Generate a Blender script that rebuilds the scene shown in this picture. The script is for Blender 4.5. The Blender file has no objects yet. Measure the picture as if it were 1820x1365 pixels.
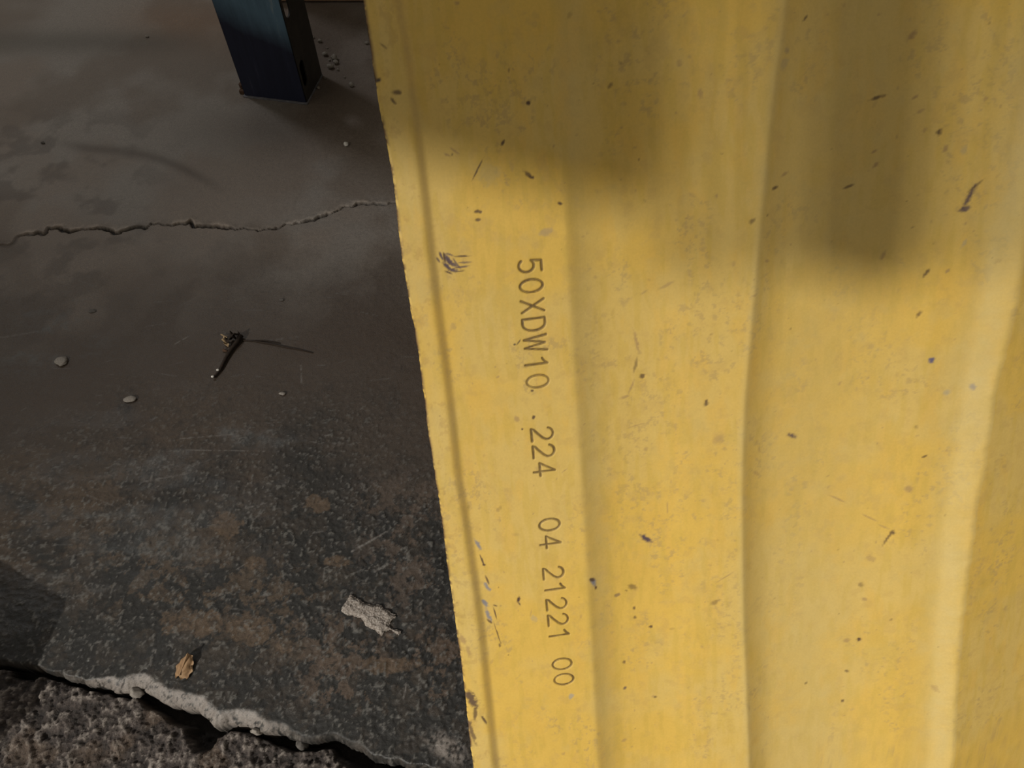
import bpy, bmesh, math, random
import numpy as np
from mathutils import Vector

S = bpy.context.scene
C = S.collection
rng = np.random.default_rng(7)
random.seed(7)

# ------------------------------------------------------------------ camera
CAM_H, PITCH, F = 1.10, math.radians(57.0), 1314.0
cam_d = bpy.data.cameras.new('camera')
cam = bpy.data.objects.new('camera', cam_d); C.objects.link(cam)
cam.location = (0, 0, CAM_H)
cam.rotation_euler = (math.pi / 2 - PITCH, 0, 0)
cam_d.sensor_width = 36.0
cam_d.lens = F / 1820.0 * 36.0
cam_d.clip_start = 0.01
S.camera = cam

# ------------------------------------------------------------------ light
w = bpy.data.worlds.new('workshop_ambient'); S.world = w
w.use_nodes = True
w.node_tree.nodes['Background'].inputs[0].default_value = (1.0, 0.91, 0.76, 1)
w.node_tree.nodes['Background'].inputs[1].default_value = 0.27
SUN = Vector((-0.55, -0.55, 0.60)).normalized()          # towards the light
AIM = Vector((0.10, -0.30, -0.10))
LPOS = AIM + SUN * 12.0
sd = bpy.data.lights.new('key_spot', 'SPOT'); so = bpy.data.objects.new('key_spot', sd); C.objects.link(so)  # added key spot, its soft cone dimming the sheet upwards
so.rotation_euler = SUN.to_track_quat('Z', 'Y').to_euler()
so.location = LPOS
sd.energy = 6250.0
sd.spot_size = math.radians(16.2)
sd.spot_blend = 1.0
sd.shadow_soft_size = 0.06
sd.color = (1.0, 0.95, 0.87)
PM = Vector((-0.50, 0.60, 0.0)); MIR = Vector((PM.x, PM.y, 1.10)).normalized()   # its glint on the oily floor
ld = bpy.data.lights.new('hall_window_glow', 'POINT'); lo = bpy.data.objects.new('hall_window_glow', ld); C.objects.link(lo)
lo.location = PM + MIR * 5.6
ld.energy = 130.0
ld.shadow_soft_size = 0.30
ld.color = (0.97, 0.97, 1.0)
def towards_light(p):
    return (LPOS - Vector(p)).normalized()
S.view_settings.view_transform = 'Standard'
S.view_settings.look = 'None'
S.view_settings.gamma = 1.0
S.view_settings.use_curve_mapping = False
S.view_settings.exposure = 0.0

# ------------------------------------------------------------------ geometry of the view
FW = np.array([0, math.cos(PITCH), -math.sin(PITCH)])
UP = np.array([0, math.sin(PITCH), math.cos(PITCH)])
CAMP = np.array([0, 0, CAM_H])
def rays(px, py):
    px = np.asarray(px, float); py = np.asarray(py, float)
    return (((px - 910) / F)[..., None] * np.array([1., 0, 0]) + ((682.5 - py) / F)[..., None] * UP + FW)
def at(px, py, z=0.0):
    d = rays(px, py); t = (z - CAM_H) / d[..., 2]
    return CAMP + d * t[..., None]
def atv(px, py, z=0.0):
    return Vector(at(px, py, z))

# ------------------------------------------------------------------ numpy noise
def _h(ix, iy, seed):
    n = (ix.astype(np.int64) * 374761393 + iy.astype(np.int64) * 668265263 + seed * 974634777) & 0xFFFFFFFF
    n = ((n ^ (n >> 13)) * 1274126177) & 0xFFFFFFFF
    return ((n ^ (n >> 16)) & 0xFFFFFF) / float(0xFFFFFF)
def vnoise(x, y, seed=0):
    ix = np.floor(x); iy = np.floor(y); fx = x - ix; fy = y - iy
    fx = fx * fx * fx * (fx * (fx * 6 - 15) + 10); fy = fy * fy * fy * (fy * (fy * 6 - 15) + 10)
    a = _h(ix, iy, seed); b = _h(ix + 1, iy, seed); c = _h(ix, iy + 1, seed); d = _h(ix + 1, iy + 1, seed)
    return (a * (1 - fx) + b * fx) * (1 - fy) + (c * (1 - fx) + d * fx) * fy
def fbm(x, y, sc, octv=4, seed=0, gain=0.5, sx=1.0):
    t = np.zeros_like(x, dtype=float); amp = 1.0; tot = 0.0
    ca, sa = 0.8, 0.6
    X = x / sc * sx; Y = y / sc
    for o in range(octv):
        t += amp * vnoise(X, Y, seed + o * 17); tot += amp
        X, Y = (X * ca - Y * sa) * 2.03 + 11.3, (X * sa + Y * ca) * 2.03 + 5.1
        amp *= gain
    return t / tot
def sst(a, b, x):
    t = np.clip((x - a) / (b - a), 0, 1); return t * t * (3 - 2 * t)
def mixc(col, c2, m):
    return col * (1 - m[..., None]) + np.asarray(c2, float) * m[..., None]

# ------------------------------------------------------------------ object helpers
def tag(o, label=None, cat=None, group=None, kind=None):
    if label: o['label'] = label
    if cat: o['category'] = cat
    if group: o['group'] = group
    if kind: o['kind'] = kind
    return o
def link(name, me, mat, parent=None):
    o = bpy.data.objects.new(name, me); C.objects.link(o)
    if mat and not me.materials: me.materials.append(mat)
    if parent: o.parent = parent
    return o
def empty(name, loc, rz=0.0):
    o = bpy.data.objects.new(name, None); C.objects.link(o)
    o.location = loc; o.rotation_euler = (0, 0, rz); o.empty_display_size = 0.05
    return o
def np_mesh(name, verts, quads, col=None, smooth=True):
    me = bpy.data.meshes.new(name)
    me.vertices.add(len(verts)); me.vertices.foreach_set('co', np.asarray(verts, np.float32).ravel())
    nq = len(quads)
    me.loops.add(nq * 4); me.loops.foreach_set('vertex_index', np.asarray(quads, np.int32).ravel())
    me.polygons.add(nq)
    me.polygons.foreach_set('loop_start', np.arange(0, nq * 4, 4, dtype=np.int32))
    me.polygons.foreach_set('use_smooth', np.full(nq, smooth, dtype=bool))
    me.update(calc_edges=True)
    if col is not None:
        a = me.attributes.new('Col', 'FLOAT_COLOR', 'POINT')
        c4 = np.ones((len(verts), 4), np.float32); c4[:, :col.shape[1]] = col
        a.data.foreach_set('color', c4.ravel())
    return me
def grid_quads(nr, nc):
    i = np.arange(nr * nc).reshape(nr, nc)
    return np.stack([i[:-1, :-1], i[:-1, 1:], i[1:, 1:], i[1:, :-1]], -1).reshape(-1, 4)
def submesh(verts, quads, sel, col):
    q = quads[sel]; used, inv = np.unique(q, return_inverse=True)
    return verts[used], inv.reshape(-1, 4), col[used]
def box_bm(bm, x0, x1, y0, y1, z0, z1, bev=0.0):
    r = bmesh.ops.create_cube(bm, size=1.0)
    for v in r['verts']:
        v.co = Vector(((x0 + x1) / 2 + v.co.x * (x1 - x0), (y0 + y1) / 2 + v.co.y * (y1 - y0), (z0 + z1) / 2 + v.co.z * (z1 - z0)))
    if bev > 0:
        es = list({e for v in r['verts'] for e in v.link_edges})
        bmesh.ops.bevel(bm, geom=es, offset=bev, segments=2, affect='EDGES', profile=0.6)
def bm_obj(name, bm, mat, parent=None, smooth=False):
    me = bpy.data.meshes.new(name); bm.to_mesh(me); bm.free()
    for p in me.polygons: p.use_smooth = smooth
    return link(name, me, mat, parent)

# ------------------------------------------------------------------ materials
def newmat(name):
    m = bpy.data.materials.new(name); m.use_nodes = True
    nt = m.node_tree; return m, nt, nt.nodes['Principled BSDF']
def N(nt, typ, **kw):
    n = nt.nodes.new(typ)
    for k, v in kw.items():
        if k in n.inputs: n.inputs[k].default_value = v
        else: setattr(n, k, v)
    return n
def ramp(nt, fac, stops):
    r = nt.nodes.new('ShaderNodeValToRGB')
    els = r.color_ramp.elements
    while len(els) < len(stops): els.new(0.5)
    for e, (p, c) in zip(els, stops):
        e.position = p; e.color = (c[0], c[1], c[2], 1) if not isinstance(c, (int, float)) else (c, c, c, 1)
    nt.links.new(fac, r.inputs[0]); return r.outputs[0]
def mult(nt, a, b, mode='MULTIPLY', fac=1.0):
    n = nt.nodes.new('ShaderNodeMix'); n.data_type = 'RGBA'; n.blend_type = mode
    n.inputs[0].default_value = fac
    nt.links.new(a, n.inputs[6]); nt.links.new(b, n.inputs[7]); return n.outputs[2]

def surf_attr_mat(name, scales, cvar, rough, bump, bdist, spec=0.4, rough_from_alpha=False):
    """colour from the 'Col' point attribute, with fine procedural grain and relief on top"""
    m, nt, b = newmat(name)
    tc = N(nt, 'ShaderNodeTexCoord')
    at_ = N(nt, 'ShaderNodeAttribute', attribute_name='Col')
    n1 = N(nt, 'ShaderNodeTexNoise', Scale=scales[0], Detail=6.0, Roughness=0.7)
    n2 = N(nt, 'ShaderNodeTexNoise', Scale=scales[1], Detail=4.0, Roughness=0.65)
    for n in (n1, n2): nt.links.new(tc.outputs['Object'], n.inputs['Vector'])
    g1 = ramp(nt, n1.outputs['Fac'], [(0.25, 1 - cvar[0]), (0.75, 1 + cvar[0])])
    g2 = ramp(nt, n2.outputs['Fac'], [(0.25, 1 - cvar[1]), (0.75, 1 + cvar[1])])
    c = mult(nt, mult(nt, at_.outputs['Color'], g1), g2)
    nt.links.new(c, b.inputs['Base Color'])
    rr = ramp(nt, n1.outputs['Fac'], [(0.3, rough[0]), (0.7, rough[1])])
    mr = N(nt, 'ShaderNodeMix'); mr.data_type = 'FLOAT'; mr.inputs[2].default_value = 0.30
    nt.links.new(at_.outputs['Alpha'], mr.inputs[0]); nt.links.new(rr, mr.inputs[3])
    nt.links.new(mr.outputs[0], b.inputs['Roughness'])
    b.inputs['Specular IOR Level'].default_value = spec
    bp = N(nt, 'ShaderNodeBump', Strength=bump, Distance=bdist)
    ad = N(nt, 'ShaderNodeMath', operation='ADD')
    nt.links.new(n1.outputs['Fac'], ad.inputs[0]); nt.links.new(n2.outputs['Fac'], ad.inputs[1])
    nt.links.new(ad.outputs[0], bp.inputs['Height'])
    nt.links.new(bp.outputs[0], b.inputs['Normal'])
    return m
def noise_mat(name, stops, scale, rough=0.7, bump=0.3, bdist=0.002, spec=0.3, metal=0.0, detail=5.0, stretch=(1, 1, 1)):
    m, nt, b = newmat(name)
    tc = N(nt, 'ShaderNodeTexCoord'); mp = N(nt, 'ShaderNodeMapping'); mp.inputs['Scale'].default_value = stretch
    nt.links.new(tc.outputs['Object'], mp.inputs[0])
    n = N(nt, 'ShaderNodeTexNoise', Scale=scale, Detail=detail, Roughness=0.65)
    nt.links.new(mp.outputs[0], n.inputs['Vector'])
    nt.links.new(ramp(nt, n.outputs['Fac'], stops), b.inputs['Base Color'])
    b.inputs['Roughness'].default_value = rough; b.inputs['Metallic'].default_value = metal
    b.inputs['Specular IOR Level'].default_value = spec
    bp = N(nt, 'ShaderNodeBump', Strength=bump, Distance=bdist)
    nt.links.new(n.outputs['Fac'], bp.inputs['Height']); nt.links.new(bp.outputs[0], b.inputs['Normal'])
    return m

M_floor = surf_attr_mat('stained_concrete', (130, 560), (0.22, 0.34), (0.42, 0.75), 0.45, 0.0012, 0.35)
M_ground = surf_attr_mat('rough_aggregate', (170, 480), (0.40, 0.40), (0.55, 0.85), 0.9, 0.0020, 0.35)
M_yellow = surf_attr_mat('worn_yellow_paint', (45, 420), (0.035, 0.05), (0.50, 0.66), 0.10, 0.0006, 0.30)
M_wall = noise_mat('grimy_plaster', [(0.3, (0.16, 0.14, 0.12)), (0.7, (0.24, 0.21, 0.18))], 6, 0.85)
M_board = noise_mat('brown_board', [(0.3, (0.22, 0.14, 0.09)), (0.7, (0.36, 0.24, 0.16))], 20, 0.7, stretch=(1, 8, 8))
M_timber = noise_mat('shade_board_timber', [(0.3, (0.18, 0.11, 0.06)), (0.7, (0.30, 0.20, 0.12))], 8, 0.75, stretch=(8, 1, 8))

# ================================================================== FLOOR AND BROKEN GROUND
crack_px = [(-60, 462), (0, 435), (31, 419), (77, 415), (85, 403), (142, 408), (185, 404), (231, 405), (269, 397), (319, 396), (346, 402),
            (388, 400), (405, 404), (446, 408), (485, 406), (508, 398), (558, 390), (585, 379), (615, 367), (654, 361), (700, 359), (760, 352)]
edge_px = [(-200, 1150), (-60, 1168), (0, 1178), (47, 1184), (85, 1196), (118, 1207), (160, 1217), (189, 1221), (222, 1229), (240, 1222), (257, 1230), (284, 1247),
           (308, 1252), (331, 1259), (359, 1273), (374, 1291), (402, 1285), (444, 1292), (496, 1302), (520, 1312), (543, 1320), (566, 1316), (591, 1311),
           (629, 1328), (676, 1351), (737, 1366), (800, 1392), (900, 1420), (1100, 1450)]
def poly_world(pxs):
    a = np.array(pxs, float); return at(a[:, 0], a[:, 1])[:, :2]
def refine(pl, n, amp, seed):
    """midpoint displacement: a ragged line through the given points"""
    r = np.random.default_rng(seed)
    for k in range(n):
        mid = (pl[:-1] + pl[1:]) / 2; d = pl[1:] - pl[:-1]
        L = np.linalg.norm(d, axis=1, keepdims=True)
        nn = np.stack([-d[:, 1], d[:, 0]], 1) / (L + 1e-9)
        mid = mid + nn * L * amp * r.normal(size=(len(mid), 1))
        out = np.empty((len(pl) + len(mid), 2)); out[0::2] = pl; out[1::2] = mid; pl = out
    return pl
CR = refine(poly_world(crack_px), 3, 0.13, 3)
ED = refine(poly_world(edge_px), 2, 0.09, 5)
def sdist(x, y, pl):
    """signed distance to a left-to-right polyline (positive above it) and the arclength of the foot"""
    best = np.full(x.shape, 1e9); sg = np.ones(x.shape); arc = np.zeros(x.shape); s0 = 0.0
    for (ax, ay), (bx, by) in zip(pl[:-1], pl[1:]):
        dx, dy = bx - ax, by - ay; L2 = dx * dx + dy * dy
        t = np.clip(((x - ax) * dx + (y - ay) * dy) / L2, 0, 1)
        d = np.hypot(x - ax - t * dx, y - ay - t * dy)
        m = d < best
        best = np.where(m, d, best); arc = np.where(m, s0 + t * math.sqrt(L2), arc)
        s0 += math.sqrt(L2)
    yl = np.interp(x, pl[:, 0], pl[:, 1])
    return np.where(y > yl, best, -best), arc

def axis(parts):
    out = [np.arange(a, b, s) for a, b, s in parts]; out.append(np.array([parts[-1][1]])); return np.concatenate(out)
gx = axis([(-3.0, -1.2, 0.06), (-1.2, -1.08, 0.006), (-1.08, -0.70, 0.0025), (-0.70, 0.04, 0.00165), (0.04, 0.30, 0.02), (0.30, 2.2, 0.1)])
gy = axis([(-1.2, -0.1, 0.06), (-0.1, 0.04, 0.01), (0.04, 0.80, 0.00165), (0.80, 1.05, 0.0026), (1.05, 1.36, 0.0017), (1.36, 2.1, 0.0045)])
X, Y = np.meshgrid(gx, gy)
# picture-plane position of floor points is only used to lay stains where the photograph has them (all on the floor plane)
rel = np.stack([X, Y, np.zeros_like(X)], -1) - CAMP
dep = rel @ FW
PX = 910 + F * rel[..., 0] / np.maximum(dep, 0.05); PY = 682.5 - F * (rel @ UP) / np.maximum(dep, 0.05)

dE, aE = sdist(X, Y, ED)
near = (PY > 250) & (PY < 560)
dC = np.full(X.shape, 1.0); dC[near], _ = sdist(X[near], Y[near], CR)

n_lo = fbm(X, Y, 0.30, 5, 1); n_mid = fbm(X, Y, 0.07, 5, 2, 0.6); n_hi = fbm(X, Y, 0.014, 4, 3, 0.65); n_vh = fbm(X, Y, 0.005, 3, 4, 0.6)
n_b = fbm(X, Y, 0.055, 6, 9, 0.68); n_s = fbm(X, Y, 0.05, 5, 31, 0.65, sx=0.35)
worn = sst(640, 960, PY + 260 * (n_lo - 0.5) + 120 * (n_mid - 0.5))           # black, rough, worn-through zone
blackp = sst(760, 1000, PY + 0.16 * (PX - 450) + 700 * (n_b - 0.5) + 60 * (n_hi - 0.5))
# ---- slab relief
Z = 0.003 * (n_lo - 0.5) + 0.0012 * (n_mid - 0.5) + worn * (0.0016 * (n_hi - 0.5) + 0.0022 * (n_vh - 0.5)) + (1 - worn) * 0.0005 * (n_hi - 0.5)
gap = 0.0024 * sst(0.35, 0.62, fbm(X, Y, 0.035, 2, 41)) + 0.0006
lipc = np.exp(-(np.clip(dC, 0, 1) / 0.0085) ** 2) * (dC > 0)
fade = sst(-40, 60, PX) * 0.5 + 0.5
fade = fade * (1 - sst(640, 700, PX) * 0.7)
Z += 0.0022 * lipc * fade * (0.4 + 1.2 * n_mid)
crk = (1 - sst(gap * 0.7, gap * 1.5, np.abs(dC + gap))) * fade
crk = crk * (0.25 + 0.75 * sst(20, 110, PX))
Z -= 0.009 * crk
# ---- broken slab edge: rounded broken lip, open joint, lower rubble
chw = 0.005 + 0.0140 * sst(150, 230, PX) * (1 - sst(430, 600, PX)) + 0.009 * (n_mid - 0.4)
chw = np.clip(chw, 0.003, 0.05)
tch = np.clip(1 - dE / chw, 0, 1)
Z -= np.where(dE > 0, 0.013 * tch ** 1.6 + 0.006 * np.sqrt(tch) * (n_vh - 0.5), 0)
gw = 0.004 + 0.007 * sst(0.40, 0.66, fbm(X, Y, 0.05, 2, 77)) + 0.010 * np.exp(-((PX - 320) / 60) ** 2) + 0.006 * np.exp(-((PX - 640) / 60) ** 2)
n_r = fbm(X, Y, 0.020, 5, 55, 0.72); n_r2 = fbm(X, Y, 0.0070, 4, 56, 0.65)
Zg = -0.016 - 0.02 * sst(0.0, 0.2, -dE) + 0.016 * (n_r - 0.5) + 0.011 * (n_r2 - 0.5)
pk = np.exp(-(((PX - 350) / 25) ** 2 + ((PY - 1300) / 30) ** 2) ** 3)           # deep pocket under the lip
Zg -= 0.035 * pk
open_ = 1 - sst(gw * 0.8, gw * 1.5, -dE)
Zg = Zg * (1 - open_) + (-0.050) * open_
Zall = np.where(dE > 0, Z, np.where(dE > -0.06, Zg, Zg))

# ---- slab colour (linear albedo): bare grey concrete at the back, oily and blackened towards the broken edge
far = 1 - sst(330, 640, PY + 150 * (n_lo - 0.5) + 60 * (n_mid - 0.5))
col = np.empty(X.shape + (3,)); col[:] = (0.051, 0.0375, 0.0275)
conc = np.empty_like(col); conc[:] = (0.33, 0.275, 0.23)
conc = mixc(conc, (0.36, 0.325, 0.29), sst(0.42, 0.62, n_lo))
conc = mixc(conc, (0.235, 0.185, 0.145), sst(0.48, 0.66, fbm(X, Y, 0.22, 4, 12)) * 0.7)
conc = mixc(conc, (0.34, 0.19, 0.10), 0.50 * np.exp(-((PX - 330) / 120) ** 2 - ((PY - 40) / 42) ** 2))         # orange-brown reflection painted beside the post
conc = mixc(conc, (0.135, 0.122, 0.100), 0.60 * np.exp(-((PY - 75) / 22) ** 2 + 0 * PX) * (1 - sst(250, 420, PX)))
conc = mixc(conc, (0.120, 0.088, 0.068), 0.6 * np.exp(-((PX - 545) / 75) ** 2 - ((PY - 95) / 75) ** 2))            # darker brown about the post
conc = mixc(conc, (0.15, 0.118, 0.092), 0.6 * np.exp(-((PX - 470) / 130) ** 2 - ((PY - 230) / 45) ** 2))
dark_streak = np.exp(-((PY - (235 + 0.32 * (PX - 90) + 14 * np.sin(PX / 60))) / 9) ** 2) * sst(80, 160, PX) * (1 - sst(330, 420, PX))
conc = mixc(conc, (0.095, 0.072, 0.055), 0.55 * dark_streak)
bl = 0.6 * sst(0.50, 0.70, fbm(X, Y, 0.05, 4, 14)) * (1 - sst(150, 380, PX)) * sst(160, 250, PY)
conc = mixc(conc, (0.105, 0.085, 0.072), 0.75 * bl)
conc = conc * 0.56
col = col * (1 - far[..., None]) + conc * far[..., None]
col = mixc(col, (0.046, 0.032, 0.022), 0.6 * sst(0.5, 0.65, fbm(X, Y, 0.11, 5, 15)) * (1 - far))
# worn lower zone
edgeR = sst(-60, 60, (PY - 770) - 0.75 * (PX - 590) + 150 * (fbm(X, Y, 0.05, 5, 88, 0.65) - 0.5) + 60 * (n_hi - 0.5))   # smooth brown film stays at the upper right
film = worn * (1 - edgeR) * sst(420, 560, PX)
col = mixc(col, (0.040, 0.032, 0.025), worn * 0.85)
bk = np.clip(blackp * 0.95, 0, 1) * (1 - film)
bk = np.maximum(bk, worn * edgeR * sst(420, 560, PX) * 0.95)
col = mixc(col, (0.0140, 0.0138, 0.0126), bk)
col = mixc(col, (0.043, 0.033, 0.025), film * 0.9)
fk = n_b * 0.70 + 0.30 * n_hi
band = np.exp(-((PY - (1010 + 0.30 * (PX - 250))) / 75) ** 2) * sst(70, 180, PX) * (1 - 0.75 * sst(500, 620, PX))
bz = fbm(X, Y, 0.028, 6, 91, 0.70)
isl = sst(0.505, 0.535, bz * 0.75 + 0.25 * n_hi + 0.030 * band - 0.022) * worn * np.clip(0.25 + band, 0, 1)
left_ = sst(0.48, 0.60, fbm(X, Y, 0.07, 6, 92, 0.62, sx=0.6)) * worn * (1 - sst(330, 520, PX)) * (1 - sst(1010, 1120, PY - 0.3 * (PX - 150)))
rb = sst(0.515, 0.545, fbm(X, Y, 0.034, 6, 95, 0.74)) * sst(560, 720, PX) * sst(800, 900, PY) * (1 - sst(1040, 1150, PY))
rb2 = sst(0.548, 0.575, fbm(X, Y, 0.026, 6, 97, 0.72)) * sst(440, 600, PX) * sst(1060, 1130, PY) * (1 - sst(1230, 1290, PY))
tone = (0.55 + 0.75 * n_hi)
col = mixc(col, (0.078, 0.055, 0.036), np.clip(isl, 0, 1) * 0.75 * tone)
col = mixc(col, (0.066, 0.046, 0.030), left_ * 0.7 * tone)
col = mixc(col, (0.082, 0.060, 0.045), rb * 0.75 * tone)
col = mixc(col, (0.088, 0.062, 0.044), rb2 * 0.85 * tone)
for bx_, by_, rx_, ry_ in ((455, 1010, 17, 16), (695, 1182, 44, 13), (505, 1150, 18, 14), (440, 1120, 40, 24), (600, 1000, 22, 9), (345, 1110, 50, 20), (400, 930, 26, 30), (560, 895, 20, 16)):
    rr_ = ((PX - bx_) / rx_) ** 2 + ((PY - by_) / ry_) ** 2 + 2.4 * (bz - 0.5) * 2 + 1.6 * (n_hi - 0.5)
    col = mixc(col, (0.100, 0.068, 0.043), (1 - sst(0.7, 1.2, rr_)) * 0.75 * tone)
# pale grey sheen painted over the polished scuffs
sc = sst(0.46, 0.66, n_s) * np.exp(-((PX - 390) / 150) ** 2 - ((PY - 780) / 55) ** 2)
sc2 = sst(0.48, 0.66, n_s) * np.exp(-((PX - 250) / 200) ** 2 - ((PY - 970) / 150) ** 2)
sc3 = sst(0.50, 0.66, n_s) * np.exp(-((PX - 60) / 110) ** 2 - ((PY - 600) / 60) ** 2)
scm = np.clip(0.45 * sc + 0.5 * sc2 + 0.45 * sc3, 0, 1) * (0.25 + 1.2 * sst(0.38, 0.66, n_hi))
col = mixc(col, (0.080, 0.083, 0.081), np.clip(scm, 0, 1))
dk = sst(0.53, 0.62, n_hi * 0.5 + 0.5 * fbm(X, Y, 0.009, 4, 33, 0.7)) * worn
col = mixc(col, (0.010, 0.009, 0.008), dk * 0.55)
speck = sst(0.60, 0.70, n_vh * 0.75 + 0.25 * n_hi) * worn
col = mixc(col, (0.115, 0.110, 0.100), speck * 0.7)
# fine scratches on the slab, drawn as thin pale lines
def stroke(col, p, q, wid, c, a):
    A = at(*p)[:2]; B = at(*q)[:2]; d = B - A; L2 = d @ d
    x0, x1 = sorted((A[0], B[0])); y0, y1 = sorted((A[1], B[1])); m = 0.01
    ii = np.nonzero((gy > y0 - m) & (gy < y1 + m))[0]; jj = np.nonzero((gx > x0 - m) & (gx < x1 + m))[0]
    if len(ii) == 0 or len(jj) == 0: return
    sl = np.ix_(ii, jj); x = X[sl]; y = Y[sl]
    t = np.clip(((x - A[0]) * d[0] + (y - A[1]) * d[1]) / L2, 0, 1)
    dist = np.hypot(x - A[0] - t * d[0], y - A[1] - t * d[1])
    k = (1 - sst(wid * 0.5, wid * 1.3, dist)) * a * sst(0.25, 0.55, n_vh[sl])
    col[sl] = mixc(col[sl], c, k)
pale = (0.14, 0.13, 0.12)
for p, q, wd, a in [((625, 980), (688, 945), 0.0018, 0.9), ((668, 1015), (690, 1003), 0.002, 0.6), ((310, 612), (338, 596), 0.0012, 0.7), ((535, 650), (536, 680), 0.0014, 0.6),
                    ((250, 858), (350, 838), 0.0014, 0.4), ((330, 800), (470, 802), 0.0012, 0.6), ((320, 780), (420, 772), 0.0012, 0.5), ((155, 880), (215, 905), 0.001, 0.4),
                    ((430, 905), (490, 890), 0.001, 0.5), ((718, 1240), (722, 1215), 0.001, 0.8), ((275, 1162), (278, 1155), 0.001, 0.9), ((0, 600), (60, 590), 0.002, 0.4), ((440, 1000), (420, 1012), .001, .5)]:
    stroke(col, p, q, wd, pale, a)
for k in range(150):
    cx = rng.uniform(20, 760); cy = rng.uniform(480, 1150); ln = rng.uniform(8, 45); an = rng.normal(-0.15, 0.25)
    stroke(col, (cx, cy), (cx + ln * math.cos(an), cy + ln * math.sin(an)), rng.uniform(0.0006, 0.0011), (0.105, 0.10, 0.095), rng.uniform(0.2, 0.65))
# crack lips paler, joint dark
lpw = sst(0.42, 0.62, fbm(X, Y, 0.03, 4, 44, 0.6)); col = mixc(col, col * 1.75, np.clip(lipc * fade * (0.05 + 1.0 * lpw), 0, 1) * 0.8)
col = mixc(col, (0.012, 0.009, 0.007), crk)
# fresh broken concrete along the slab's edge
palem = sst(0.0, 0.35, tch) * (dE > 0) * np.clip(sst(90, 220, PX) * (1 - sst(440, 560, PX)) + 0.16 + 0.6 * np.exp(-((PX - 800) / 45) ** 2), 0, 1)
palem = np.maximum(palem, (dE > 0) * np.exp(-(((PX - 795) / 42) ** 2 + ((PY - 1330 - 0.5 * (PX - 795)) / 24) ** 2) ** 2) * 0.9)
grn = fbm(X, Y, 0.0038, 3, 140, 0.7)
palem *= sst(0.38, 0.58, n_hi * 0.35 + 0.65 * grn + 0.07 * sst(190, 260, PX) * (1 - sst(430, 540, PX)) + 0.02) * (0.55 + 0.8 * sst(0.3, 0.7, n_mid))
col = mixc(col, (0.205, 0.180, 0.160), np.clip(palem, 0, 1) * 0.88)
# rubble colour
gcol = np.empty_like(col); gcol[:] = (0.036, 0.028, 0.024)
gcol = mixc(gcol, (0.082, 0.066, 0.058), sst(0.42, 0.62, n_r))
gcol = mixc(gcol, (0.24, 0.21, 0.185), sst(0.55, 0.66, n_r2 * 0.75 + 0.25 * n_r) * 0.8)
gcol = mixc(gcol, (0.016, 0.013, 0.012), sst(0.55, 0.66, 1 - n_r2) * 0.7)
gcol = mixc(gcol, (0.105, 0.070, 0.044), sst(0.56, 0.7, fbm(X, Y, 0.06, 4, 60)) * 0.4)
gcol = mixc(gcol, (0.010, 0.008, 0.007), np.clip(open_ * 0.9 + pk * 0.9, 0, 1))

verts = np.stack([X, Y, Zall], -1).reshape(-1, 3)
quads = grid_quads(*X.shape)
side = (dE > -0.0005).reshape(-1)[quads].sum(1) >= 2
gloss = np.clip(sst(0.42, 0.60, n_s) * worn * (1 - 0.7 * isl) + 0.35 * (1 - far) * (1 - worn), 0, 1) * (1 - np.clip(tch, 0, 1))   # oily, trodden patches
col4 = np.concatenate([col, (1 - gloss)[..., None]], -1)
v1, q1, c1 = submesh(verts, quads, side, col4.reshape(-1, 4))
floor = link('floor', np_mesh('floor', v1, q1, c1), M_floor)
tag(floor, 'dark stained concrete slab with a long thin crack and a broken front edge', kind='structure')
v2, q2, c2 = submesh(verts, quads, ~side, gcol.reshape(-1, 3))
ground = link('ground', np_mesh('ground', v2, q2, c2), M_ground)
tag(ground, 'lower rough ground of broken pebbly concrete in front of the slab edge', kind='structure')

# ================================================================== BACK WALL
wa = at(590, 5.2)[:2]; wb = wa + np.array([1.0, 0.0])
wd = (wb - wa) / np.linalg.norm(wb - wa)
WX0 = float(at(468, 5.0)[0] - wa[0])
wyaw = math.atan2(wd[1], wd[0])
bm = bmesh.new(); box_bm(bm, WX0, 2.9, 0.022, 0.16, -0.03, 2.86)
wall = bm_obj('wall_back', bm, M_wall); wall.location = (wa[0], wa[1], 0); wall.rotation_euler.z = wyaw; tag(wall, kind='structure')
bm = bmesh.new(); box_bm(bm, WX0, 2.9, 0.0, 0.021, 0.004, 0.11, 0.003)
bb = bm_obj('baseboard_back', bm, M_board); bb.location = (wa[0], wa[1], 0); bb.rotation_euler.z = wyaw; tag(bb, kind='structure')

# ================================================================== YELLOW RIBBED PANEL
V = np.array([-0.089, 0.605, 0.791]); V /= np.linalg.norm(V)
k = 0.089 / (0.605 * 1.54 + 0.791); U = np.array([1, 1.54 * k, k]); U -= V * (U @ V); U /= np.linalg.norm(U)
NN = np.cross(U, V)
O = CAMP + rays(840, 1365) * 0.85
def uv(px, py, wv=0.0):
    d = rays(px, py); o = O + NN * wv
    t = ((o - CAMP) @ NN) / (d @ NN); p = CAMP + d * t[..., None] - o
    return p @ U, p @ V
def puv(u, v, wv=0.0):
    return O + u[..., None] * U + v[..., None] * V + np.asarray(wv)[..., None] * NN
VB = -0.225                                   # foot of the sheet, below the frame
wn_ = np.array([-wd[1], wd[0], 0.0])          # head of the sheet rests on the wall's face
VT = min((0.018 - wn_ @ (O + U * u_ - NN * 0.106 - np.array([wa[0], wa[1], 0]))) / (wn_ @ V) for u_ in (0.0, 1.35))
vg = axis([(VB, -0.03, 0.012), (-0.03, 0.86, 0.00085), (0.86, 1.0, 0.01), (1.0, VT, 0.05)])
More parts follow.
